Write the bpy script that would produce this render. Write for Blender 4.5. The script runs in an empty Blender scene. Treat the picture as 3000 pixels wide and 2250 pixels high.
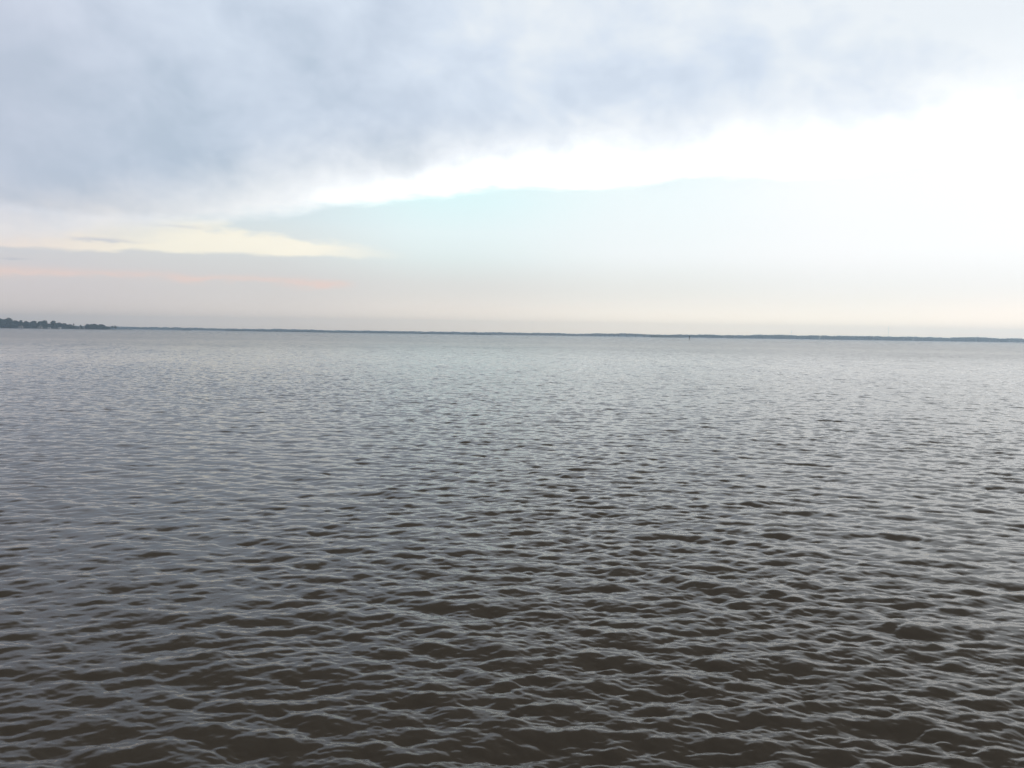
import bpy, bmesh, math, random
import numpy as np
from mathutils import Matrix, Vector, noise as mnoise
R = math.radians
S = bpy.context.scene
COL = S.collection

# ------------------------------------------------------------------ camera
F, CX, CY = 2427.0, 1500.0, 1125.0            # focal length and centre, in pixels of a 3000 x 2250 frame
PITCH, ROLL, EYE = R(3.442), R(0.836), 3.0
cam = bpy.data.cameras.new('camera')
cam.sensor_width = 36.0
cam.lens = 36.0 * F / 3000.0
cam.clip_start, cam.clip_end = 0.1, 60000.0
camo = bpy.data.objects.new('camera', cam)
COL.objects.link(camo)
ROT = Matrix.Rotation(math.pi/2 - PITCH, 4, 'X') @ Matrix.Rotation(ROLL, 4, 'Z')
camo.matrix_world = Matrix.Translation((0, 0, EYE)) @ ROT
S.camera = camo
S.view_settings.view_transform = 'Standard'
S.view_settings.look = 'None'
S.view_settings.exposure = 0.0
S.view_settings.gamma = 1.0
S.render.film_transparent = False
cy = S.cycles
cy.max_bounces = 6
cy.diffuse_bounces = 2
cy.glossy_bounces = 3
cy.volume_bounces = 2
cy.use_denoising = True
cy.caustics_reflective = False
cy.caustics_refractive = False
cy.sample_clamp_indirect = 4.0

def ray(px, py):
    return (ROT.to_3x3() @ Vector(((px-CX)/F, (CY-py)/F, -1))).normalized()
def azel(px, py):
    d = ray(px, py)
    return math.degrees(math.atan2(d.x, d.y)), math.degrees(math.asin(d.z))
def at(px, py, dist):
    """the point of the sight line through a photo pixel at that depth (metres)"""
    d = ray(px, py)
    return Vector((0, 0, EYE)) + d * (dist / d.y)
def lin(c):
    out = []
    for v in c:
        v /= 255.0
        out.append(v/12.92 if v <= .04045 else ((v+.055)/1.055)**2.4)
    return out

# ------------------------------------------------------------------ node arithmetic
class V:
    def __init__(self, nt, s): self.nt, self.s = nt, s
    def _m(self, op, *a):
        n = self.nt.nodes.new('ShaderNodeMath'); n.operation = op
        for i, v in enumerate((self,)+a):
            if isinstance(v, V): self.nt.links.new(v.s, n.inputs[i])
            else: n.inputs[i].default_value = v
        return V(self.nt, n.outputs[0])
    def __add__(s, o): return s._m('ADD', o)
    __radd__ = __add__
    def __mul__(s, o): return s._m('MULTIPLY', o)
    __rmul__ = __mul__
    def __sub__(s, o): return s._m('SUBTRACT', o)
    def __rsub__(s, o): return (s*-1.0)+o
    def __truediv__(s, o): return s._m('DIVIDE', o)
    def f(s, op, *a): return s._m(op, *a)
    def clamp(s): return s._m('MAXIMUM', 0.0)._m('MINIMUM', 1.0)
    def sm(s, a, b):
        n = s.nt.nodes.new('ShaderNodeMapRange'); n.interpolation_type = 'SMOOTHSTEP'
        for i, v in ((0, s), (1, a), (2, b)):
            if isinstance(v, V): s.nt.links.new(v.s, n.inputs[i])
            else: n.inputs[i].default_value = v
        return V(s.nt, n.outputs[0])
    def gauss(s, c, w):
        d = (s-c)/w
        return (d*d*-1.0).f('EXPONENT')
def xyz(nt, x, y, z=0.0):
    n = nt.nodes.new('ShaderNodeCombineXYZ')
    for i, v in enumerate((x, y, z)):
        if isinstance(v, V): nt.links.new(v.s, n.inputs[i])
        else: n.inputs[i].default_value = v
    return n.outputs[0]
def noise(nt, vec, scale, detail=2.0, rough=.5, dist=0.0):
    n = nt.nodes.new('ShaderNodeTexNoise')
    nt.links.new(vec, n.inputs['Vector'])
    n.inputs['Scale'].default_value = scale
    n.inputs['Detail'].default_value = detail
    n.inputs['Roughness'].default_value = rough
    n.inputs['Distortion'].default_value = dist
    return V(nt, n.outputs['Fac'])
def mix(nt, fac, a, b):
    n = nt.nodes.new('ShaderNodeMix'); n.data_type = 'RGBA'
    for i, v in ((0, fac), (6, a), (7, b)):
        if isinstance(v, V): nt.links.new(v.s, n.inputs[i])
        elif isinstance(v, bpy.types.NodeSocket): nt.links.new(v, n.inputs[i])
        elif isinstance(v, (int, float)): n.inputs[i].default_value = v
        else: n.inputs[i].default_value = (*v[:3], 1)
    return n.outputs[2]
def fcurve(nt, x, pts):
    n = nt.nodes.new('ShaderNodeFloatCurve')
    c = n.mapping.curves[0]
    c.points[0].location = pts[0]; c.points[1].location = pts[-1]
    for p in pts[1:-1]: c.points.new(*p)
    n.mapping.update()
    nt.links.new(x.s, n.inputs['Value'])
    return V(nt, n.outputs[0])
def ramp(nt, x, stops):
    n = nt.nodes.new('ShaderNodeValToRGB')
    e = n.color_ramp.elements
    while len(e) < len(stops): e.new(.5)
    for el, (p, c) in zip(e, stops):
        el.position = p; el.color = (*c, 1)
    nt.links.new(x.s, n.inputs[0])
    return n.outputs[0]

# ------------------------------------------------------------------ sky
SUN_AZ, SUN_EL = 68.0, 24.0                     # degrees right of the view, above the horizon
w = bpy.data.worlds.new('World'); S.world = w; w.use_nodes = True
nt = w.node_tree
for n in list(nt.nodes): nt.nodes.remove(n)
tc = nt.nodes.new('ShaderNodeTexCoord')
sp = nt.nodes.new('ShaderNodeSeparateXYZ'); nt.links.new(tc.outputs['Generated'], sp.inputs[0])
dx, dy, dz = (V(nt, sp.outputs[i]) for i in range(3))
az = dx.f('ARCTAN2', dy) * (180/math.pi)
el = dz.f('MINIMUM', 1.0).f('MAXIMUM', -1.0).f('ARCSINE') * (180/math.pi)
behind = az.f('ABSOLUTE').sm(55, 120)
azn = ((az + 40)/80.0).clamp()
def edge(pts):
    q = []
    for p in pts:
        a, e = azel(*p); q.append(((a+40)/80, e/40))
    q = [(0, q[0][1])] + q + [(1, q[-1][1])]
    c = fcurve(nt, azn, q)*40.0
    return c + behind*(14.0 - c)
U0 = edge([(0, 655), (400, 612), (800, 516), (1200, 464), (1500, 440), (1760, 408), (2030, 392), (2300, 360), (2580, 315), (3000, 255)])
L0 = edge([(0, 690), (400, 645), (815, 618), (1150, 574), (1560, 530), (1695, 537), (2030, 508), (2370, 495), (3000, 440)])
# cloud noises, in degrees of sky
ang = xyz(nt, az*.1, el*.1, 0.0)
ang_s = xyz(nt, az*.1, el*.34, 3.0)
ang_d = xyz(nt, az*.10 + el*.04, el*.15 - az*.015, 7.0)
n_big = noise(nt, ang, .8, 2.0, .5, .4)
n_mid = noise(nt, ang_d, 1.9, 3.5, .52, .25)
n_fine = noise(nt, ang, 5.0, 4.0, .55, .5)
n_str = noise(nt, ang_s, 1.6, 4.0, .55, .3)
n_strf = noise(nt, ang_s, 5.0, 3.0, .6, .3)
U = U0 + (n_mid-.5)*2.6 + (n_fine-.5)*1.3
L = L0 + (n_str-.5)*1.1 + (n_strf-.5)*.55 + (n_fine-.5)*.5
# low sky under the white band: one vertical gradient per bearing, blended along the horizon
def low(px, rows):
    st = []
    for y, c in rows:
        st.append((max(0, azel(px, y)[1])/16.0, lin(c)))
    st.sort(key=lambda s: s[0])
    return ramp(nt, el/16.0, st)
lows = [
 (0,   [(955, (208,203,207)), (900, (213,209,213)), (830, (224,218,220)), (770, (230,225,226)), (700, (232,230,229)), (640, (222,230,234))]),
 (750, [(966, (224,221,219)), (890, (226,223,222)), (820, (230,227,225)), (760, (230,231,229)), (690, (234,239,237)), (630, (228,240,243))]),
 (1300,[(975, (230,227,220)), (900, (238,235,231)), (830, (237,238,235)), (760, (236,246,244)), (680, (240,254,254)), (590, (230,255,255))]),
 (1900,[(984, (248,245,238)), (900, (245,245,242)), (830, (247,249,246)), (750, (250,254,254)), (650, (248,255,255)), (540, (244,255,255))]),
 (2500,[(993, (250,247,240)), (915, (247,247,245)), (850, (253,254,253)), (750, (255,255,255)), (650, (255,255,255)), (500, (255,255,255))]),
 (3000,[(1000,(253,246,242)), (920, (254,249,247)), (850, (255,255,255)), (750, (255,255,255)), (650, (255,255,255)), (440, (255,255,255))]),
]
colr = low(*lows[0])
for (pa, _), (pb, rb) in zip(lows, lows[1:]):
    a0, a1 = azel(pa, 700)[0], azel(pb, 700)[0]
    colr = mix(nt, az.sm(a0, a1), colr, low(pb, rb))
# cream cloud bank, pink streak and small dark wisps low on the left
a_l = az.sm(azel(1230, 730)[0], azel(900, 730)[0])
e1, e0 = azel(500, 668)[1], azel(500, 737)[1]
wob = (n_str-.5)*1.5 + (n_strf-.5)*.7
cream = (el + wob*.5 + az.sm(-20, -32)*.25).sm(e0-.12, e0+.22) * (1.0 - (el + wob*1.6 + az*.03 + az.sm(-20, -9)*.9).sm(e1-.75, e1+.2)) * (a_l + (n_str-.5)*1.2*a_l).clamp()
creamc = mix(nt, az.sm(-22, -33), lin((255,248,229)), lin((255,236,220)))
colr = mix(nt, cream, colr, creamc)
warm = az.sm(azel(700, 700)[0], azel(0, 700)[0])
pe = azel(500, 812)[1]
pink = (el + wob*.75).gauss(pe, .26) * az.sm(azel(1060, 800)[0], azel(980, 800)[0]) * ((n_str-.5)*2.0 + (n_strf-.5)*1.6 + .72).clamp()
colr = mix(nt, pink*.95, colr, lin((250,224,214)))
def wisp(px, py, wx, wy):
    a, e = azel(px, py)
    return (az.gauss(a, wx) * (el + (n_strf-.5)*.5).gauss(e, wy) * (n_strf*2.2 - .35).clamp()).clamp()
colr = mix(nt, (wisp(290, 703, 1.6, .12) + wisp(45, 757, .7, .07)*.6 + wisp(520, 663, 1.5, .12)*.45).clamp(), colr, lin((196,198,208)))
# white band between the two edges
whitec = mix(nt, warm, lin((255,255,253)), lin((250,240,230)))
band_hi = mix(nt, az.sm(-30, -14), lin((236,230,228)), lin((255,255,255)))
in_band = el.sm(L-.7, L+.5)
colr = mix(nt, in_band, colr, whitec)
# grey-blue cloud deck above
right = az.sm(-30, 30)
h = el - U
bri = right*.66 + (n_big-.5)*.7 + (n_mid-.5)*1.15 + (n_fine-.5)*.28 + el.sm(12, 25)*.36 - el.gauss(11, 6)*(1.0-right)*.08
bri = bri.f('MAXIMUM', -.25) + .16
deckc = ramp(nt, bri.clamp(), [(0, lin((191,206,223))), (.3, lin((209,221,237))), (.62, lin((224,235,249))), (1, lin((244,250,255)))])
lil = (1.0-az.sm(-36, -18)) * .7
deckc = mix(nt, lil, deckc, mix(nt, bri.clamp(), lin((200,207,223)), lin((222,224,240))))
rise = 3.2 + az.sm(-5, 25)*1.2
deck = (h/rise).sm(-1.0, 1.0)
colr = mix(nt, deck, colr, deckc)
# the clear air behind the clouds
sky = nt.nodes.new('ShaderNodeTexSky'); sky.sky_type = 'NISHITA'; sky.sun_disc = False
sky.sun_elevation = R(SUN_EL); sky.sun_rotation = R(SUN_AZ)
skm = nt.nodes.new('ShaderNodeVectorMath'); skm.operation = 'SCALE'
nt.links.new(sky.outputs[0], skm.inputs[0]); skm.inputs['Scale'].default_value = .08
cover = .94 - (1.0-in_band)*el.sm(2, 8)*.06
colr = mix(nt, cover, skm.outputs[0], colr)
# overexposed white towards the hidden sun
glow = ((az.sm(-12, 40) * (1.0-deck) * el.sm(1.0, 6.0))*.06 + az.sm(-30, -6)*(1.0-deck)*el.sm(2.5, 6)*.12 + in_band*(1.0-deck).f('POWER', 5.0)*az.sm(-22, 2)*(1.0-behind)*1.3 + 1.0)
hzn = (((el.f('MAXIMUM', .8) - .8)/1.1)*-1.0).f('EXPONENT')*.70 * (1.0-behind*.6)
gm = nt.nodes.new('ShaderNodeVectorMath'); gm.operation = 'SCALE'
colr = mix(nt, hzn*.75, colr, lin((255,255,255)))
hm_ = nt.nodes.new('ShaderNodeVectorMath'); hm_.operation = 'MULTIPLY'
nt.links.new(colr, hm_.inputs[0]); nt.links.new(mix(nt, hzn, (1,1,1), mix(nt, az.sm(-30, 20), (2.1,1.7,1.35), (3.4,2.85,2.15))), hm_.inputs[1])
colr = hm_.outputs[0]
cb = nt.nodes.new('ShaderNodeVectorMath'); cb.operation = 'SCALE'
nt.links.new(colr, cb.inputs[0]); nt.links.new((cream*.12 + 1.0).s, cb.inputs['Scale'])
colr = cb.outputs[0]
# unseen deck overhead, greyed on purpose to darken what the water reflects
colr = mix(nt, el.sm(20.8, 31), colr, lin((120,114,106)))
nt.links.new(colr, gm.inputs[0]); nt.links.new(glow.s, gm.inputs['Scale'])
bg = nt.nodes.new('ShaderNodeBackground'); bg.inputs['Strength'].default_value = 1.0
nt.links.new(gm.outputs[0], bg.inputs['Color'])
wo = nt.nodes.new('ShaderNodeOutputWorld'); nt.links.new(bg.outputs[0], wo.inputs['Surface'])

sl = bpy.data.lights.new('sun', 'SUN'); sl.energy = 1.0; sl.angle = R(20); sl.color = (1, .95, .88)
so = bpy.data.objects.new('sun', sl); COL.objects.link(so)
sd = Vector((math.sin(R(SUN_AZ))*math.cos(R(SUN_EL)), math.cos(R(SUN_AZ))*math.cos(R(SUN_EL)), math.sin(R(SUN_EL))))
so.rotation_euler = sd.to_track_quat('Z', 'Y').to_euler()

# ------------------------------------------------------------------ materials and object helpers
def newmat(name):
    m = bpy.data.materials.new(name); m.use_nodes = True
    return m, m.node_tree, m.node_tree.nodes['Principled BSDF']
def mat(name, c, rough=.8, var=.25, scale=.5, metal=0.0):
    m, t, b = newmat(name)
    g = t.nodes.new('ShaderNodeNewGeometry')
    n = noise(t, g.outputs['Position'], scale, 4, .6)
    col = mix(t, n.sm(.3, .7), [v*(1-var) for v in c], [min(1, v*(1+var)) for v in c])
    t.links.new(col, b.inputs['Base Color'])
    b.inputs['Roughness'].default_value = rough
    b.inputs['Metallic'].default_value = metal
    return m
M = {
 'leaf': mat('leaf', (.035, .055, .028), .8, .45, .18),
 'leaf_pine': mat('leaf_pine', (.030, .048, .030), .8, .4, .12),
 'bark': mat('bark', (.09, .07, .055), .9),
 'soil': mat('soil', (.10, .10, .065), .95, .3, .05),
 'reed': mat('reed', (.085, .10, .05), .9, .35, .05),
 'sand': mat('sand', (.45, .40, .33), .95),
 'foam': mat('foam', (.85, .85, .84), .6, .1, .05),
 'white': mat('white_paint', (.78, .78, .76), .5, .06),
 'grey_paint': mat('grey_paint', (.24, .24, .24), .7, .1),
 'cream': mat('cream_paint', (.40, .38, .35), .6, .08),
 'roof': mat('roof_shingle', (.16, .15, .15), .9, .2, 1.0),
 'glass': mat('dark_glass', (.03, .035, .04), .1, .1),
 'concrete': mat('concrete', (.46, .45, .43), .85, .12, .3),
 'pier': mat('pier_concrete', (.20, .19, .18), .9, .2, .3),
 'timber': mat('timber', (.05, .042, .036), .9, .3, 2.0),
 'steel': mat('steel', (.36, .36, .37), .5, .1, 1.0, .3),
 'rubber': mat('rubber', (.02, .02, .02), .8),
 'green': mat('green_board', (.015, .06, .04), .6, .1),
}
def link(name, verts, faces, material, parent=None, smooth=False):
    me = bpy.data.meshes.new(name)
    me.from_pydata([tuple(v) for v in verts], [], [tuple(f) for f in faces])
    me.materials.append(material)
    if smooth: me.polygons.foreach_set('use_smooth', [True]*len(me.polygons))
    o = bpy.data.objects.new(name, me); COL.objects.link(o)
    if parent: o.parent = parent
    return o
def tag(o, label=None, cat=None, group=None, kind=None):
    if label: o['label'] = label
    if cat: o['category'] = cat
    if group: o['group'] = group
    if kind: o['kind'] = kind
    return o
def empty(name, loc, rz=0.0):
    o = bpy.data.objects.new(name, None); COL.objects.link(o)
    o.location = loc; o.rotation_euler = (0, 0, rz); o.empty_display_size = .5
    return o
class MB:
    def __init__(s): s.v, s.f = [], []
    def add(s, vs, fs):
        k = len(s.v); s.v += [tuple(v) for v in vs]; s.f += [tuple(i+k for i in f) for f in fs]; return s
    def box(s, c, d, taper=1.0):
        x, y, z = c; a, b, h = d[0]/2, d[1]/2, d[2]/2
        t = taper
        return s.add([(x-a,y-b,z-h),(x+a,y-b,z-h),(x+a,y+b,z-h),(x-a,y+b,z-h),(x-a*t,y-b*t,z+h),(x+a*t,y-b*t,z+h),(x+a*t,y+b*t,z+h),(x-a*t,y+b*t,z+h)],
                     [(3,2,1,0),(4,5,6,7),(0,1,5,4),(1,2,6,5),(2,3,7,6),(3,0,4,7)])
    def tube(s, p, q, r0, r1=None, n=8):
        r1 = r0 if r1 is None else r1
        p, q = Vector(p), Vector(q); ax = (q-p).normalized()
        u = ax.orthogonal().normalized(); v = ax.cross(u)
        vs = [c + (u*math.cos(6.28319*i/n)+v*math.sin(6.28319*i/n))*r for c, r in ((p, r0), (q, r1)) for i in range(n)]
        return s.add(vs, [(i, (i+1)%n, (i+1)%n+n, i+n) for i in range(n)] + [tuple(range(n-1, -1, -1)), tuple(range(n, 2*n))])
    def prism(s, prof, y0, y1):
        n = len(prof)
        return s.add([(x, y0, z) for x, z in prof] + [(x, y1, z) for x, z in prof],
                     [tuple(range(n)), tuple(range(2*n-1, n-1, -1))] + [((i+1)%n, i, i+n, (i+1)%n+n) for i in range(n)])
    def build(s, name, m, parent=None, smooth=False): return link(name, s.v, s.f, m, parent, smooth)

# ------------------------------------------------------------------ water
rng = np.random.default_rng(11)
def wave_tile(size, n, lo, hi, peak, wind, spread, seed):
    """height and choppy offsets of a periodic patch of wind waves; wavelengths lo..hi metres"""
    g = np.random.default_rng(seed)
    k1 = np.fft.fftfreq(n, size/n)*2*np.pi
    kx, ky = np.meshgrid(k1, k1, indexing='xy')
    k = np.hypot(kx, ky); k[0, 0] = 1e-6
    kp = 2*np.pi/peak
    ps = k**-4.0*np.exp(-1.2*(kp/k)**2)
    ps *= (k > 2*np.pi/hi)*(k < 2*np.pi/lo)
    th = np.arctan2(ky, kx) - wind
    ps *= np.cos(th/2)**2
    ps *= np.abs(np.cos(th))**spread + .04
    hk = (g.normal(size=(n, n)) + 1j*g.normal(size=(n, n)))*np.sqrt(ps)
    hk[0, 0] = 0
    h = np.fft.ifft2(hk).real
    gx = np.fft.ifft2(1j*kx*hk).real; gy = np.fft.ifft2(1j*ky*hk).real
    dxx = np.fft.ifft2(-1j*kx/k*hk).real; dyy = np.fft.ifft2(-1j*ky/k*hk).real
    s = math.sqrt((gx**2+gy**2).mean())
    return np.stack([h, dxx, dyy])/s         # unit rms slope
def sample(tile, size, x, y, rot):
    n = tile.shape[1]
    c, s_ = math.cos(rot), math.sin(rot)
    u = ((c*x + s_*y)/size*n); v = ((-s_*x + c*y)/size*n)
    iu, iv = np.floor(u).astype(np.int64), np.floor(v).astype(np.int64)
    fu, fv = u-iu, v-iv
    fu = fu*fu*(3-2*fu)*.35 + fu*.65; fv = fv*fv*(3-2*fv)*.35 + fv*.65
    iu0, iv0, iu1, iv1 = iu % n, iv % n, (iu+1) % n, (iv+1) % n
    r = (tile[:, iv0, iu0]*(1-fu)*(1-fv) + tile[:, iv0, iu1]*fu*(1-fv) + tile[:, iv1, iu0]*(1-fu)*fv + tile[:, iv1, iu1]*fu*fv)
    return r[0], c*r[1]-s_*r[2], s_*r[1]+c*r[2]
LEAN = 1.55                                   # steep lee faces
WIND = R(84)                                  # waves run away from the viewer, off the shore
def build_water():
    rr = [.4, 1.2, 2.2, 3.0]
    r = 3.4
    while r < 260: rr.append(r); r += min(r/440, .2)
    while r < 5000: rr.append(r); r *= 1.03
    rr.append(5000)
    rr = np.array(rr)
    inner = np.arange(-R(43), R(43)+1e-6, .00155)
    outer = np.linspace(R(43), 2*math.pi-R(43), 60)[1:-1]
    th = np.concatenate([inner, outer])
    RRg, TT = np.meshgrid(rr, th, indexing='ij')
    x = (RRg*np.sin(TT)).ravel(); y = (RRg*np.cos(TT)).ravel()
    rad = RRg.ravel(); t = TT.ravel()
    t = np.abs((t+math.pi) % (2*math.pi) - math.pi)
    ss = lambda a, b, v: (lambda q: q*q*(3-2*q))(np.clip((v-a)/(b-a), 0, 1))
    amp = (1-ss(R(39.5), R(42.5), t))*(1-ss(170, 258, rad))*(1+.45*ss(14, 60, rad))
    z = np.zeros_like(x); ox = np.zeros_like(x); oy = np.zeros_like(x)
    # gust patches vary the chop
    gust = np.zeros_like(x)
    for i in range(9):
        a = rng.uniform(0, 6.28); lam = rng.uniform(7, 45)
        gust += np.sin((x*math.cos(a)+y*math.sin(a)*.6)*6.283/lam + rng.uniform(0, 6.28))
    patch = np.clip(1 + gust*.09, .5, 1.5); gust = np.clip(1.04 + gust*.04, .7, 1.4)
    for size, n, lo, hi, peak, rot, sp_, slope, lofade, seed in (
        (23.3, 1024, .26, 3.0, .98, R(23), 5.0, .086, 1e9, 1),
        (13.1, 1024, .13, .95, .42, R(-31), 6.0, .088, 1e9, 2),
        (5.3, 1024, .05, .26, .18, R(11), 4.0, .088, 75, 3),
        (3.1, 512, .03, .10, .08, R(-17), .8, .026, 22, 4)):
        tl = wave_tile(size, n, lo, hi, peak, WIND+R({1: -9, 2: 22, 3: 3, 4: 0}[seed])-rot, sp_, seed)*slope
        h, a, b = sample(tl, size, x, y, rot)
        f = amp*gust*(1-ss(lofade*.5, lofade, rad))
        if seed > 1: f = f*patch
        z += h*f; ch = .85 if seed < 3 else .5
        ox += (a*ch + LEAN*h*math.cos(WIND))*f; oy += (b*ch + LEAN*h*math.sin(WIND))*f
    x = x+ox; y = y+oy
    nr, nc = RRg.shape
    co = np.stack([x, y, z], 1).astype(np.float32)
    i = np.arange(nr-1)[:, None]*nc; j = np.arange(nc)[None, :]; j2 = (j+1) % nc
    quads = np.stack([i+j, i+j2, i+nc+j2, i+nc+j], -1).reshape(-1, 4)[:, ::-1]
    me = bpy.data.meshes.new('water')
    me.vertices.add(len(co)); me.vertices.foreach_set('co', co.ravel())
    nq = len(quads)
    cap = np.arange(nc)[::-1][::-1]
    me.loops.add(nq*4); me.loops.foreach_set('vertex_index', quads.astype(np.int32).ravel())
    me.polygons.add(nq); me.polygons.foreach_set('loop_start', np.arange(nq, dtype=np.int32)*4)
    me.polygons.foreach_set('use_smooth', np.ones(nq, dtype=bool))
    me.update(calc_edges=True)
    o = bpy.data.objects.new('water', me); COL.objects.link(o)
    m, t_, b_ = newmat('muddy_water')
    g = t_.nodes.new('ShaderNodeNewGeometry')
    sp = t_.nodes.new('ShaderNodeSeparateXYZ'); t_.links.new(g.outputs['Position'], sp.inputs[0])
    X, Y = V(t_, sp.outputs[0]), V(t_, sp.outputs[1])
    D = (X*X + Y*Y).f('SQRT')
    ca, sa = math.cos(R(-10)), math.sin(R(-10))
    P, Q = X*ca + Y*sa, Y*ca - X*sa           # Q across the crests
    def height(p, q):
        far = D.sm(90, 250)
        a = noise(t_, xyz(t_, p*.42, q, 1.0), .75, 3.0, .5)*.25*far
        mid = D.sm(15, 60)
        b = noise(t_, xyz(t_, p*.55, q, 5.0), 4.2, 2.0, .5)*.035*mid
        return a+b
    e = .03
    h0, hp, hq = height(P, Q), height(P+e, Q), height(P, Q+e)
    sx, sy = (hp-h0)*(-1/e), (hq-h0)*(-1/e)
    far1 = noise(t_, xyz(t_, P*.75, Q*.13, 11.0), 1.0, 2.0, .6)
    far2 = noise(t_, xyz(t_, P*.22, Q*.018, 13.0), 1.0, 2.0, .6)
    sy = sy + (far1-.5)*D.sm(45, 130)*.42 + (far2-.5)*D.sm(160, 420)*.30
    wx, wy = sx*ca - sy*sa, sx*sa + sy*ca
    va = t_.nodes.new('ShaderNodeVectorMath'); va.operation = 'ADD'
    t_.links.new(g.outputs['Normal'], va.inputs[0]); t_.links.new(xyz(t_, wx, wy, 0.0), va.inputs[1])
    vn = t_.nodes.new('ShaderNodeVectorMath'); vn.operation = 'NORMALIZE'
    t_.links.new(va.outputs[0], vn.inputs[0])
    t_.links.new(vn.outputs[0], b_.inputs['Normal'])
    silt = noise(t_, xyz(t_, X*.02, Y*.008, 0.0), 1.0, 3.0)
    t_.links.new(mix(t_, silt, (.064, .057, .048), (.076, .068, .058)), b_.inputs['Base Color'])
    b_.inputs['IOR'].default_value = 1.333
    b_.inputs['Specular Tint'].default_value = (1.0, .875, .745, 1)
    rough = D.sm(15, 320)*.20 + .002
    t_.links.new(rough.s, b_.inputs['Roughness'])
    me.materials.append(m)
    return tag(o, 'choppy grey brown bay water reflecting the cloudy sky', kind='structure')
build_water()

# ------------------------------------------------------------------ vegetation
def leaf_cloud(centres, radii, n_each, size, g, core=.72):
    """leaf clumps as small faces spread through lobes; returns vertex and face lists"""
    vs, fs = [], []
    for c, r, n in zip(centres, radii, n_each):
        d = g.normal(size=(n, 3)); d /= np.linalg.norm(d, axis=1)[:, None]
        rad = g.uniform(.35, 1.0, n)**.6
        p = np.asarray(c) + d*rad[:, None]*np.asarray(r)
        a = g.normal(size=(n, 3)); a /= np.linalg.norm(a, axis=1)[:, None]
        b = np.cross(a, g.normal(size=(n, 3))); b /= np.linalg.norm(b, axis=1)[:, None]
        s = size*g.uniform(.5, 1.3, n)[:, None]
        q = np.stack([p-a*s-b*s*.7, p+a*s-b*s*.6, p+a*s*.8+b*s*.7, p-a*s*.7+b*s*.6], 1).reshape(-1, 3)
        k = len(vs)
        vs += q.tolist()
        if core:
            h0 = len(vs); nn = 7
            hull = [(math.cos(6.2832*i/nn)*math.cos(t), math.sin(6.2832*i/nn)*math.cos(t), math.sin(t)) for t in (-.9, 0, .8) for i in range(nn)]
            vs += [[c[j]+h[j]*r[j]*core*g.uniform(.85, 1.15) for j in range(3)] for h in hull]
            fs += [(h0+l*nn+i, h0+l*nn+(i+1) % nn, h0+l*nn+nn+(i+1) % nn, h0+l*nn+nn+i) for l in (0, 1) for i in range(nn)]
            fs += [tuple(h0+nn-1-i for i in range(nn)), tuple(h0+2*nn+i for i in range(nn))]
        fs += [(k+4*i, k+4*i+1, k+4*i+2, k+4*i+3) for i in range(n)]
    return vs, fs
def tree(name, base, hgt, wid, label, cat='tree', group=None, seed=0, kind='round', leaf='leaf', lean=0.0):
    g = np.random.default_rng(seed+100)
    root = tag(empty(name, base), label, cat, group)
    t = MB()
    top = Vector((lean, 0, hgt*.62))
    mid = Vector((lean*.3, 0, hgt*.3))
    t.tube((0, 0, -.5), mid, hgt*.022+.08, hgt*.016+.05).tube(mid, top, hgt*.016+.05, hgt*.007+.02)
    lob, rad = [], []
    nl = 9 if kind == 'round' else 6
    for i in range(nl):
        a = g.uniform(0, 6.28)
        if kind == 'round':
            q = g.uniform(.0, .8)*wid/2; zz = hgt*g.uniform(.34, .84) - q*.30
            rr_ = (wid*.27*g.uniform(.8, 1.2), wid*.27*g.uniform(.8, 1.2), hgt*.17*g.uniform(.8, 1.2))
        elif kind == 'palm':
            q = g.uniform(.1, .5)*wid/2; zz = hgt*g.uniform(.82, .95); rr_ = (wid*.28, wid*.28, hgt*.10)
        else:
            q = g.uniform(0, .55)*wid/2; zz = hgt*g.uniform(.35, .8); rr_ = (wid*.26, wid*.26, hgt*.2)
        c = Vector((lean+math.cos(a)*q, math.sin(a)*q, zz)); lob.append(c); rad.append(rr_)
        t.tube(mid.lerp(top, g.uniform(.2, 1)), c, hgt*.007+.03, .03, 5)
    if kind == 'round': lob.append(Vector((lean, 0, hgt*.86))); rad.append((wid*.24, wid*.24, hgt*.14))
    v, f = leaf_cloud(lob, rad, [150 if kind != 'palm' else 60]*len(lob), max(.3, wid*.050), g)
    t.build('trunk', M['bark'], root)
    link('crown', v, f, M[leaf], root)
    return root
def woodland(name, line, hfun, step, rows, dep, n_leaf, leaf_size, m, label, seed):
    """a far wood as one mass of crowns along a line of (px, distance) stations"""
    g = np.random.default_rng(seed)
    C_, R_, N_ = [], [], []
    for (p0, d0), (p1, d1) in zip(line, line[1:]):
        a, b = at(p0, 1000, d0), at(p1, 1000, d1)
        L_ = math.hypot(a.x-b.x, a.y-b.y); n = max(1, int(L_/step))
        for i in range(n):
            for k in range(rows):
                u = (i+g.uniform(.15, .85))/n
                px = p0+(p1-p0)*u
                hh = hfun(px, k)*g.uniform(.86, 1.08)
                if hh <= 0: continue
                x = a.x+(b.x-a.x)*u; y = a.y+(b.y-a.y)*u + k*dep + g.uniform(-dep/2, dep/2)
                wd = step*g.uniform(.7, 1.1)
                C_.append((x, y, hh*.74)); R_.append((wd, wd, hh*.26)); N_.append(n_leaf)
                C_.append((x, y, hh*.36)); R_.append((wd*1.1, wd*1.1, hh*.36)); N_.append(n_leaf)
    v, f = leaf_cloud(C_, R_, N_, leaf_size, g)
    return tag(link(name, v, f, m), label, kind='stuff')
def interp(tbl):
    xs, ys = zip(*tbl)
    return lambda p: float(np.interp(p, xs, ys))
def hz(px): return 979+.0146*(px-1500)       # the photo's horizon row

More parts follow.
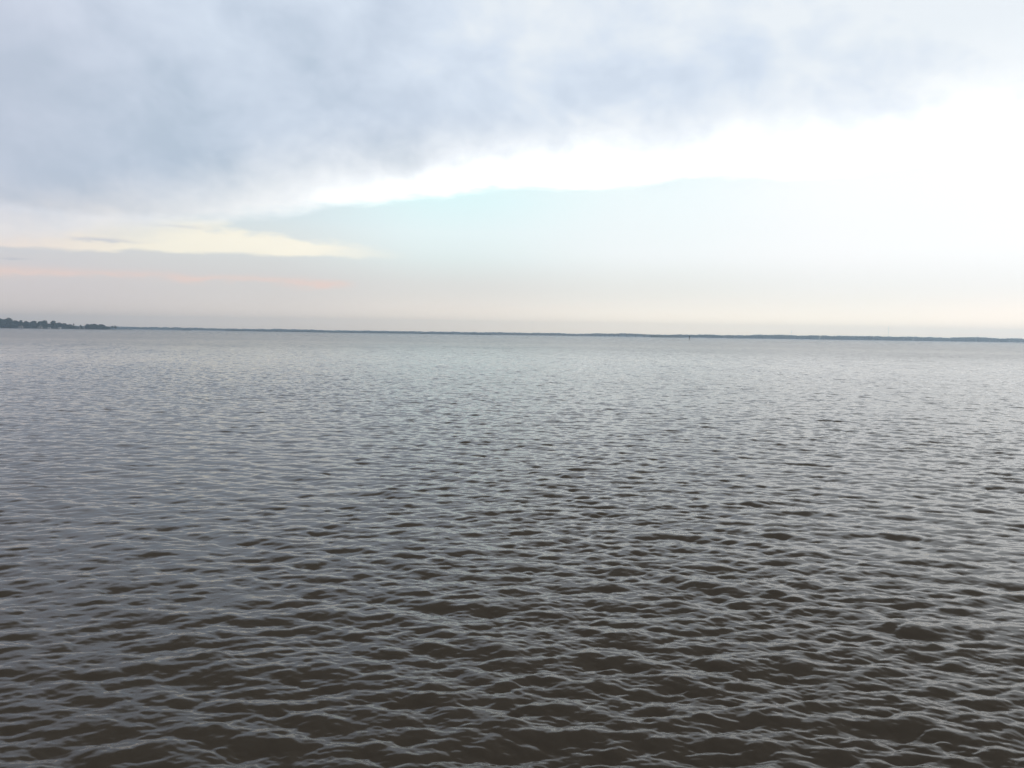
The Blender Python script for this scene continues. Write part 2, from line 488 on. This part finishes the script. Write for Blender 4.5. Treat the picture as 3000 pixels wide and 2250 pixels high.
def land(name, pts_front, depth, crest, label, m='soil', lift=.25):
    """a low shelf of ground: front edge on the water, rising gently behind"""
    vs, fs = [], []
    prof = [(-6, -.6), (0, lift), (depth*.15, crest*.6), (depth*.5, crest), (depth, crest*.8), (depth+20, -.6)]
    for px, d in pts_front:
        p = at(px, 1000, d)
        for dy_, z in prof:
            j = mnoise.noise(Vector((p.x*.02, dy_*.05, 3)))
            vs.append((p.x + (p.x/p.y)*dy_, p.y + dy_ + j*4, z*(1+j*.35) if z > 0 else z))
    n = len(prof)
    for i in range(len(pts_front)-1):
        for k in range(n-1):
            fs.append((i*n+k, (i+1)*n+k, (i+1)*n+k+1, i*n+k+1))
    fs.append(tuple(range(n-1, -1, -1))); fs.append(tuple((len(pts_front)-1)*n+k for k in range(n)))
    return tag(link(name, vs, fs, M[m]), label, kind='structure')
def stations(p0, d0, p1, d1, n=24):
    return [(p0+(p1-p0)*i/n, d0+(d1-d0)*i/n) for i in range(n+1)]

# -- the wooded point on the left, 1.7 km off
DP = 1730.0
land('point_land', stations(-260, 1760, 290, 1745) + [(302, 1750), (312, 1762)], 160, 1.3, 'low dark bank of the wooded point')
MPX = DP/F
def ground(px, d): p = at(px, 1000, d); return Vector((p.x, p.y, .8))
tl = [  # pixel column, top row, crown width in pixels, label
 (4, 933.5, 22, 'tall broad tree at the far left end of the wooded point'),
 (27, 931, 24, 'tallest round-topped tree on the wooded point, second from its far left end'),
 (46, 938, 18, 'rounded tree just past the step down from the tallest tree'),
 (62, 938, 14, 'small-domed tree above the first pair of pale cottages on the point'),
 (77, 940, 13, 'narrow tree in the dip between the first cottages and the second'),
 (101, 940, 22, 'wide low-domed tree behind the second pair of cottages'),
 (117, 941.5, 15, 'flat-topped tree on the left flank of the domed middle tree'),
 (132, 938.5, 20, 'domed tree at the middle of the point, left of the white boathouse'),
 (158, 939.5, 19, 'high rounded tree between the two white waterside buildings'),
 (174, 944.5, 12, 'small tree on the right shoulder of the high rounded tree'),
 (189, 947, 18, 'low wide tree right of the white boathouse nearest the tip'),
 (206, 949.5, 12, 'last low tree before the gap with the lone palm'),
 (257, 949, 15, 'first tree of the clump right of the gap'),
 (268, 949, 12, 'flat-topped tree in the middle of the clump right of the gap'),
 (277, 948.5, 13, 'highest tree of the clump right of the gap'),
 (286, 952, 10, 'low tree filling the notch before the tip of the point'),
 (297, 949.5, 15, 'round tree standing at the very tip of the wooded point'),
]
for i, (px, top, wpx, lab) in enumerate(tl):
    d = DP + 45 + (i % 3)*14
    b = ground(px, d)
    tree('broadleaf_tree', b, (EYE + (hz(px)-top)*d/F - b.z)*.99, wpx*d/F*1.25, lab, 'tree', 'trees on the wooded point', i)
b = ground(219, DP+40)
tree('palm_tree', b, EYE+(hz(219)-948.5)*(DP+40)/F-.8, 3.4, 'lone thin leaning palm in the gap of the tree line', 'tree', None, 41, 'palm', lean=-1.6)
b = ground(237, DP+40)
tree('bush', b, EYE+(hz(237)-951.5)*(DP+40)/F-.8, 5.5, 'rounded bush beside the low roof in the gap', 'bush', None, 42)
ph = interp([(-300, 17), (0, 15), (40, 13), (90, 11.5), (165, 11), (185, 8.5), (210, 6), (216, 2.5), (250, 2.5), (258, 7), (300, 6.5), (306, 3)])
woodland('woodland', [(-260, DP+70), (0, DP+60), (306, DP+55)], lambda p, k: ph(p)*(.8 if k == 0 else 1.12), 7.5, 3, 16, 60, .9, M['leaf'],
         'dark undergrowth and backing trees massed on the wooded point', 5)

def house(px, py_base, d, wid, hgt, label, walls='white', rz=0.0, name='house', roofh=None, group=None):
    p = at(px, 1000, d)
    o = tag(empty(name, (p.x, p.y, .9), rz), label, 'house', group)
    dep = wid*.8; rh = roofh or hgt*.55
    wb = MB().prism([(-wid/2, -.5), (wid/2, -.5), (wid/2, hgt), (0, hgt+rh), (-wid/2, hgt)], -dep/2, dep/2)
    wb.build('wall', M[walls], o)
    ov = .35
    rf = MB()
    for s_ in (-1, 1):
        x0, z0 = s_*(wid/2+ov), hgt-ov*rh/(wid/2)
        pr = [(0, hgt+rh+.02), (x0, z0+.02), (x0, z0+.22), (0, hgt+rh+.24)]
        rf.prism(pr if s_ < 0 else pr[::-1], -dep/2-.4, dep/2+.4)
    rf.build('roof', M['roof'], o)
    for wx in (-wid*.27, wid*.27):
        MB().box((wx, -dep/2-.03, hgt*.55), (wid*.16, .08, hgt*.34)).build('window', M['glass'], o)
    MB().box((0, -dep/2-.03, hgt*.36), (wid*.13, .08, hgt*.72-.02)).build('door', M['roof'], o)
    return o
G1 = 'cottages under the trees of the point'
house(58, 955, DP+22, 4.2, 2.8, 'small grey-white cottage, left one of the first pair under the point trees', 'cream', .2, group=G1)
house(64, 955, DP+25, 5.0, 3.4, 'pale cottage, right one of the first pair under the point trees', 'cream', -.1, group=G1)
house(114.5, 957, DP+22, 4.0, 2.6, 'small cream cottage, left one of the second pair on the point', 'cream', .1, group=G1)
house(120, 956, DP+25, 5.5, 3.6, 'pale gabled cottage, right one of the second pair on the point', 'cream', 0, group=G1)
house(145, 959, DP+6, 5.4, 1.7, 'low white waterside boathouse below the middle of the point', 'white', .1, 'boathouse')
house(176, 959, DP+6, 4.6, 2.3, 'bright white waterside boathouse nearer the tip of the point', 'white', -.1, 'boathouse')
house(229, 955, DP+30, 9.0, 3.6, 'low dark house in the gap beside the rounded bush', 'roof', .05, 'low_house', 1.2)
house(246, 958, DP+12, 3.6, 2.2, 'tiny grey shed left of the clump beyond the gap', 'cream', 0, 'shed')

# -- the low islet right of the point with two trees
land('islet', [(318, 1880), (322, 1862), (332, 1850), (350, 1846), (372, 1850), (384, 1862), (388, 1880)], 22, .7, 'low flat islet off the tip of the point', 'reed', .15)
for px, top, wd, lab, sd_ in ((330, 954.5, 4.8, 'dark shorter tree of the lone pair on the islet', 61), (337.5, 953, 5.4, 'paler taller tree of the lone pair on the islet', 62)):
    p = at(px, 1000, 1862)
    tree('islet_tree', (p.x, p.y, .5), EYE+(hz(px)-top)*1862/F-.5, wd, lab, 'tree', None, sd_)

def boat(px, d, ln, label, cat='boat', cabin=True, rz=0.0):
    p = at(px, 1000, d)
    o = tag(empty('motor_boat', (p.x, p.y, 0), rz), label, cat)
    secs = [(-.5, .30, .9), (-.1, .34, .92), (.25, .26, 1.0), (.5, .02, 1.2)]
    vs, fs = [], []
    for t, hw, zt in secs:
        k = ln/6
        vs += [(t*ln, -hw*ln/2*.6, -.2), (t*ln, hw*ln/2*.6, -.2), (t*ln, hw*ln/2, zt*k), (t*ln, -hw*ln/2, zt*k)]
    for i in range(3):
        for j in range(4): fs.append((i*4+j, i*4+(j+1) % 4, i*4+4+(j+1) % 4, i*4+4+j))
    fs += [(3, 2, 1, 0), (12, 13, 14, 15)]
    link('hull', vs, fs, M['white'], o)
    if cabin:
        MB().box((-.02*ln, 0, ln/6*1.45), (ln*.34, ln*.2, ln/6*1.0), .85).build('cabin', M['white'], o)
        MB().box((-.02*ln, 0, ln/6*1.55), (ln*.335, ln*.205, ln/6*.3), .98).build('window', M['glass'], o)
    return o
boat(374, 1838, 7.5, 'small white motor boat lying off the low islet', rz=.1)
boat(436, 2600, 9.0, 'white boat far off, first one right of the islet', rz=.4)
boat(528, 2600, 8.0, 'white boat far off, beside the dark low breakwater', rz=-.3)
# dark low breakwater
p = at(546, 1000, 2450)
vb = MB()
g = np.random.default_rng(3)
for i in range(46):
    x = -13+26*i/45
    vb.box((x, g.uniform(-1, 1), .35), (g.uniform(1, 2), g.uniform(1.4, 2.4), g.uniform(1.2, 1.9) + (1.3 if 33 < i < 39 else 0)), .6)
o = vb.build('breakwater', M['timber']); o.location = (p.x, p.y, 0)
tag(o, 'dark low rubble breakwater lying left of the marsh line', 'breakwater')

# -- far shore, 5 km off on the left and centre, 3 km off on the right
top_far = interp([(0, 951), (310, 955.5), (400, 957), (500, 958.5), (570, 960), (640, 962), (690, 963), (780, 963), (800, 962.3), (830, 963.5), (900, 965), (960, 967), (1060, 968),
                  (1150, 969), (1280, 971), (1340, 972), (1440, 972.8), (1500, 974), (1625, 975), (1680, 977), (1740, 977), (1745, 975.5), (1800, 977), (1880, 978), (1910, 980), (2100, 982)])
top_near = interp([(1880, 983), (1925, 979.5), (1945, 980.5), (1960, 981.5), (1990, 979.3), (2020, 980.3), (2080, 979.3), (2100, 981), (2150, 981.3), (2200, 981.7), (2240, 980), (2270, 981.3), (2300, 980.6),
                   (2330, 982), (2360, 983.6), (2400, 982), (2440, 983.5), (2500, 984.2), (2530, 984.8), (2600, 984.6), (2640, 987.2), (2680, 985.6), (2710, 988),
                   (2745, 987.8), (2800, 989.3), (2850, 988.5), (2900, 988.3), (2925, 990.5), (2960, 991.2), (3000, 991.6), (3100, 993)])
land('far_shore', stations(-350, 4000, 2120, 3900, 40), 600, 1.5, 'low far shore across the bay')
land('right_shore', [(1890, 3150)] + stations(1910, 3100, 3700, 2900, 30), 700, 1.6, 'wooded shore low across the water on the right')
woodland('far_woodland', [(-350, 4060), (700, 4040), (2100, 3960)], lambda p, k: (EYE+(hz(p)-top_far(p))*4010/F - .5)*(1.0 if k else .8), 17, 2, 40, 34, 2.2, M['leaf_pine'],
         'long hazy blue tree line on the farthest shore', 8)
woodland('shore_woodland', [(1905, 3150), (2400, 3080), (3500, 2960)], lambda p, k: (EYE+(hz(p)-top_near(p))*3120/F - .8)*(1.06 if k else .8), 8.0, 3, 18, 36, 1.3, M['leaf_pine'],
         'blue-grey woods lining the shore on the right', 9)
G2 = 'houses along the right shore'
for px, d, wd, hg, wl, lab in (
 (2047, 3085, 9, 5, 'cream', 'faint pale house just right of the channel marker'),
 (2122, 3060, 14, 4.2, 'white', 'wide low pale house under the trees beyond the channel marker'),
 (2151, 3080, 5, 7, 'white', 'tall narrow pale gable breaking the trees beyond the wide low house'),
 (2161, 3060, 6, 4, 'cream', 'small cream house next to the tall narrow gable'),
 (2316, 3050, 8, 5, 'cream', 'faint pale house below the shorter mast'),
 (2648, 3010, 9, 6, 'cream', 'faint pale house right of the tall mast'),
 (2752, 3000, 8, 5, 'cream', 'faint small house in the long dark stretch of shore woods'),
 (2901, 2950, 8.5, 5.2, 'white', 'brightest white gabled house on the right shore'),
 (2917, 2975, 12, 7, 'cream', 'broad pale house just right of the brightest gabled one'),
 (2959, 2975, 9, 7.5, 'white', 'tall pale house, left one of the last pair on the right shore'),
 (2972, 2965, 10, 5.5, 'cream', 'lower pale house, right one of the last pair on the right shore')):
    house(px, 0, d, wd*.85, hg*.85, lab, {'white': 'cream', 'cream': 'grey_paint'}[wl], 0.0, 'shore_house', hg*.4, G2)

# -- marsh line in front of the far shore
def marsh(name, p0, d0, p1, d1, hmin, hmax, label, seed, gaps=.0):
    g = np.random.default_rng(seed)
    C_, R_, N_ = [], [], []
    a, b = at(p0, 1000, d0), at(p1, 1000, d1)
    n = int((b-a).length/3.0)
    for i in range(n):
        u = i/n
        if mnoise.noise(Vector((u*n*.09, seed, 0))) < gaps - .5: continue
        q = a.lerp(b, u); hh = hmin+(hmax-hmin)*max(0, mnoise.noise(Vector((u*n*.16, seed*3, 1)))+.25)*g.uniform(.5, 1.2)
        C_.append((q.x, q.y+g.uniform(-7, 7), hh*.5)); R_.append((2.6, 2.6, hh*.55)); N_.append(24)
    v, f = leaf_cloud(C_, R_, N_, .55, g)
    return tag(link(name, v, f, M['reed']), label, kind='stuff')
land('marsh_flat', stations(660, 2500, 1440, 2330, 24), 60, .35, 'low marsh flat in front of the far shore', 'reed', .1)
marsh('marsh_grass', 660, 2515, 1440, 2345, 1.2, 3.4, 'dark low marsh grass and shrubs along the flat', 4)
marsh('marsh_hedge', 1375, 2300, 1442, 2290, 2.0, 2.8, 'dark clipped scrub strip at the foot of the bridge', 6)

# -- breaking ripples over the bar
g = np.random.default_rng(21)
fv = MB()
for (p0, d0, p1, d1, dens) in ((385, 720, 1010, 640, .8), (860, 655, 976, 632, 2.4), (1010, 650, 2010, 640, .75), (2160, 640, 2460, 560, .7), (2560, 560, 2720, 560, .4)):
    a, b = at(p0, 1000, d0), at(p1, 1000, d1)
    L_ = (b-a).length
    for i in range(int(L_*dens/2.4)):
        q = a.lerp(b, g.uniform(0, 1)); ln = g.uniform(1.2, 4.2); hh = g.uniform(.07, .2)
        y = q.y+g.normal()*3
        fv.add([(q.x-ln/2, y, 0), (q.x, y-.35, 0), (q.x+ln/2, y, 0), (q.x, y+.4, 0), (q.x-ln*.2, y, hh), (q.x+ln*.2, y, hh)],
               [(0, 1, 4), (1, 5, 4), (1, 2, 5), (2, 3, 5), (3, 4, 5), (3, 0, 4)])
tag(fv.build('foam', M['foam']), 'thin broken line of white wavelets over a shallow bar', kind='stuff')

# ------------------------------------------------------------------ bridge
BD = 2300.0
def bz(px, top): return EYE + (hz(px)-top)*BD/F
prof = [(1436, 981.0), (1500, 979.9), (1560, 980.4), (1640, 981.2), (1700, 981.2), (1740, 980.6), (1775, 979.4), (1800, 978.6), (1830, 978.3), (1860, 978.9), (1890, 980.6), (1920, 983.2), (1960, 986.2), (1998, 987.8)]
xs = np.linspace(1436, 1998, 120)
pz = np.array([bz(p, t) for p, t in prof]); pz = np.maximum(pz, 1.4)
zs = np.interp(xs, [p for p, _ in prof], pz)
zs = np.convolve(np.pad(zs, 4, 'edge'), np.ones(9)/9, 'valid')
P0 = at(1436, 1000, BD)
bridge = tag(empty('road_bridge', (P0.x, P0.y, 0)), 'long low road bridge on many piers rising to a hump at its right end', 'bridge')
path = [Vector(((at(p, 1000, BD).x-P0.x), 0, z)) for p, z in zip(xs, zs)]
def sweep(prof_, name, m):
    vs, fs = [], []; n = len(prof_)
    for q in path: vs += [(q.x, y, q.z+z) for y, z in prof_]
    for i in range(len(path)-1):
        for k in range(n): fs.append((i*n+k, i*n+(k+1) % n, (i+1)*n+(k+1) % n, (i+1)*n+k))
    fs += [tuple(range(n)), tuple(range(len(vs)-1, len(vs)-n-1, -1))]
    return link(name, vs, fs, m, bridge)
sweep([(-5, -.9), (5, -.9), (5, 0), (-5, 0)], 'deck', M['concrete'])
sweep([(-5.3, -.3), (-5.003, -.3), (-5.003, .85), (-5.3, .85)], 'parapet', M['concrete'])
sweep([(5.003, -.3), (5.3, -.3), (5.3, .85), (5.003, .85)], 'parapet', M['concrete'])
def pier(px, wide):
    x = at(px, 1000, BD).x - P0.x
    z = float(np.interp(px, xs, zs)) - .9
    m = MB().box((x, 0, z-.55), (wide, 10.4, 1.1))
    for yy in (-4, -1.3, 1.3, 4): m.tube((x, yy, -1), (x, yy, z-1.09), wide*.30, None, 10)
    m.build('pier', M['pier'], bridge)
for i in range(28):
    pier(1450 + i*13.4, 4.6 if i < 18 else 2.6)
for px in (1836, 1862, 1888): pier(px, 2.4)
# embankment under the right-hand ramp
ev, ef = [], []
ee = [(q, p) for q, p in zip(path, xs) if p > 1905]
for q, p in ee:
    ev += [(q.x, -13, -.5), (q.x, -4.9, q.z-.95), (q.x, 4.9, q.z-.95), (q.x, 13, -.5)]
for i in range(len(ee)-1):
    for k in range(3): ef.append((i*4+k, i*4+4+k, i*4+5+k, i*4+1+k))
ef += [(0, 1, 2, 3), tuple(len(ev)-1-k for k in range(4))]
link('embankment', ev, ef, M['reed'], bridge)

def van(px, ln, hgt, label, body='white', lane=-2):
    x = at(px, 1000, BD).x; z = float(np.interp(px, xs, zs))
    sl = float(np.interp(px+3, xs, zs) - np.interp(px-3, xs, zs))/(6*BD/F)
    o = tag(empty('delivery_van', (x, P0.y+lane, z+.004)), label, 'van', 'white vehicles crossing the bridge')
    o.rotation_euler = (0, -math.atan(sl), 0)
    a = ln/2
    MB().prism([(-a, .4), (a, .4), (a, hgt*.55), (a-.25*ln*.4, hgt*.58), (a-ln*.24, hgt), (-a+.1, hgt), (-a, hgt*.9)], -1, 1).build('body', M[body], o)
    MB().prism([(a-ln*.14, hgt*.62), (a-ln*.22, hgt*.92), (a-ln*.32, hgt*.92), (a-ln*.32, hgt*.62)], -1.02, 1.02).build('window', M['glass'], o)
    for wx in (-ln*.32, ln*.32):
        for wy in (-.9, .9):
            MB().tube((wx, wy-.12, .38), (wx, wy+.12, .38), .38, None, 12).build('wheel', M['rubber'], o)
    return o
van(1807.5, 3.6, 1.7, 'small faint white van, first of the row on the bridge hump')
van(1819, 6.2, 3.0, 'larger white box van, second of the row on the bridge hump')
van(1830.5, 6.0, 2.9, 'bright white box van, third of the row at the top of the hump')
van(1843.5, 5.2, 2.5, 'white van, fourth of the row starting down the hump')
van(1854, 3.4, 1.6, 'last small pale van of the row going down the hump')

# ------------------------------------------------------------------ channel marker and masts
pm = at(2020, 1000, 770)
mk = tag(empty('channel_marker', (pm.x, pm.y, 0)), 'dark lone channel marker post standing in the open water', 'channel marker')
MB().tube((0, 0, -1), (0, 0, 3.5), .30, .26, 12).build('pile', M['timber'], mk)
MB().box((0, -.34, 3.0), (1.0, .06, 1.0)).build('dayboard', M['green'], mk)
MB().box((.02, .34, 3.0), (1.0, .06, 1.0)).build('dayboard', M['green'], mk)
MB().tube((0, 0, 3.5), (0, 0, 3.62), .13, .13, 10).tube((0, 0, 3.62), (0, 0, 3.9), .09, .06, 10).build('lantern', M['timber'], mk)
MB().tube((0, 0, -.3), (0, 0, .4), .42, .36, 12).build('collar', M['timber'], mk)

def mast(px, top, d, wd, label, taper=1.0):
    p = at(px, 1000, d); H = EYE+(hz(px)-top)*d/F
    o = tag(empty('radio_mast', (p.x, p.y, .5)), label, 'mast')
    m = MB(); c3 = [(wd*math.cos(a), wd*math.sin(a)) for a in (R(90), R(210), R(330))]
    n = int(H/3)
    for k in range(3):
        x0, y0 = c3[k]; x1, y1 = c3[(k+1) % 3]
        m.tube((x0, y0, 0), (x0*taper, y0*taper, H*.82), .12, .10, 5)
        for i in range(int(n*.82)):
            z = i*3.0; s0 = 1-(1-taper)*z/(H*.82)
            m.tube((x0*s0, y0*s0, z), (x1*s0, y1*s0, z+3), .06, .06, 4)
    m.build('lattice', M['steel'], o)
    MB().tube((0, 0, H*.80), (0, 0, H), .16, .08, 6).build('antenna', M['steel'], o)
    for a in (R(30), R(150), R(270)):
        MB().tube((wd*.3*math.cos(a), wd*.3*math.sin(a), H*.78), (H*.5*math.cos(a), H*.5*math.sin(a), 0), .025, .025, 4).build('guy_wire', M['steel'], o)
    return o
mast(2602, 947, 3300, .9, 'taller thin guyed radio mast rising above the right shore woods')
mast(2318, 963.5, 3300, .6, 'shorter faint radio mast above the right shore woods')

# ------------------------------------------------------------------ haze
hb = MB().box((0, 0, 0), (10100, 10100, 84)).build('haze', M['soil'])
hb.location = (0, 0, 35)
hm = bpy.data.materials.new('haze'); hm.use_nodes = True
ht = hm.node_tree
for n in list(ht.nodes): ht.nodes.remove(n)
pv = ht.nodes.new('ShaderNodeVolumePrincipled')
pv.inputs['Density'].default_value = 3.0e-4
pv.inputs['Color'].default_value = (.63, .815, 1.0, 1)
pv.inputs['Anisotropy'].default_value = .6
ho = ht.nodes.new('ShaderNodeOutputMaterial'); ht.links.new(pv.outputs[0], ho.inputs['Volume'])
hb.data.materials.clear(); hb.data.materials.append(hm)
tag(hb, 'thin blue-grey summer haze over the bay', kind='stuff')
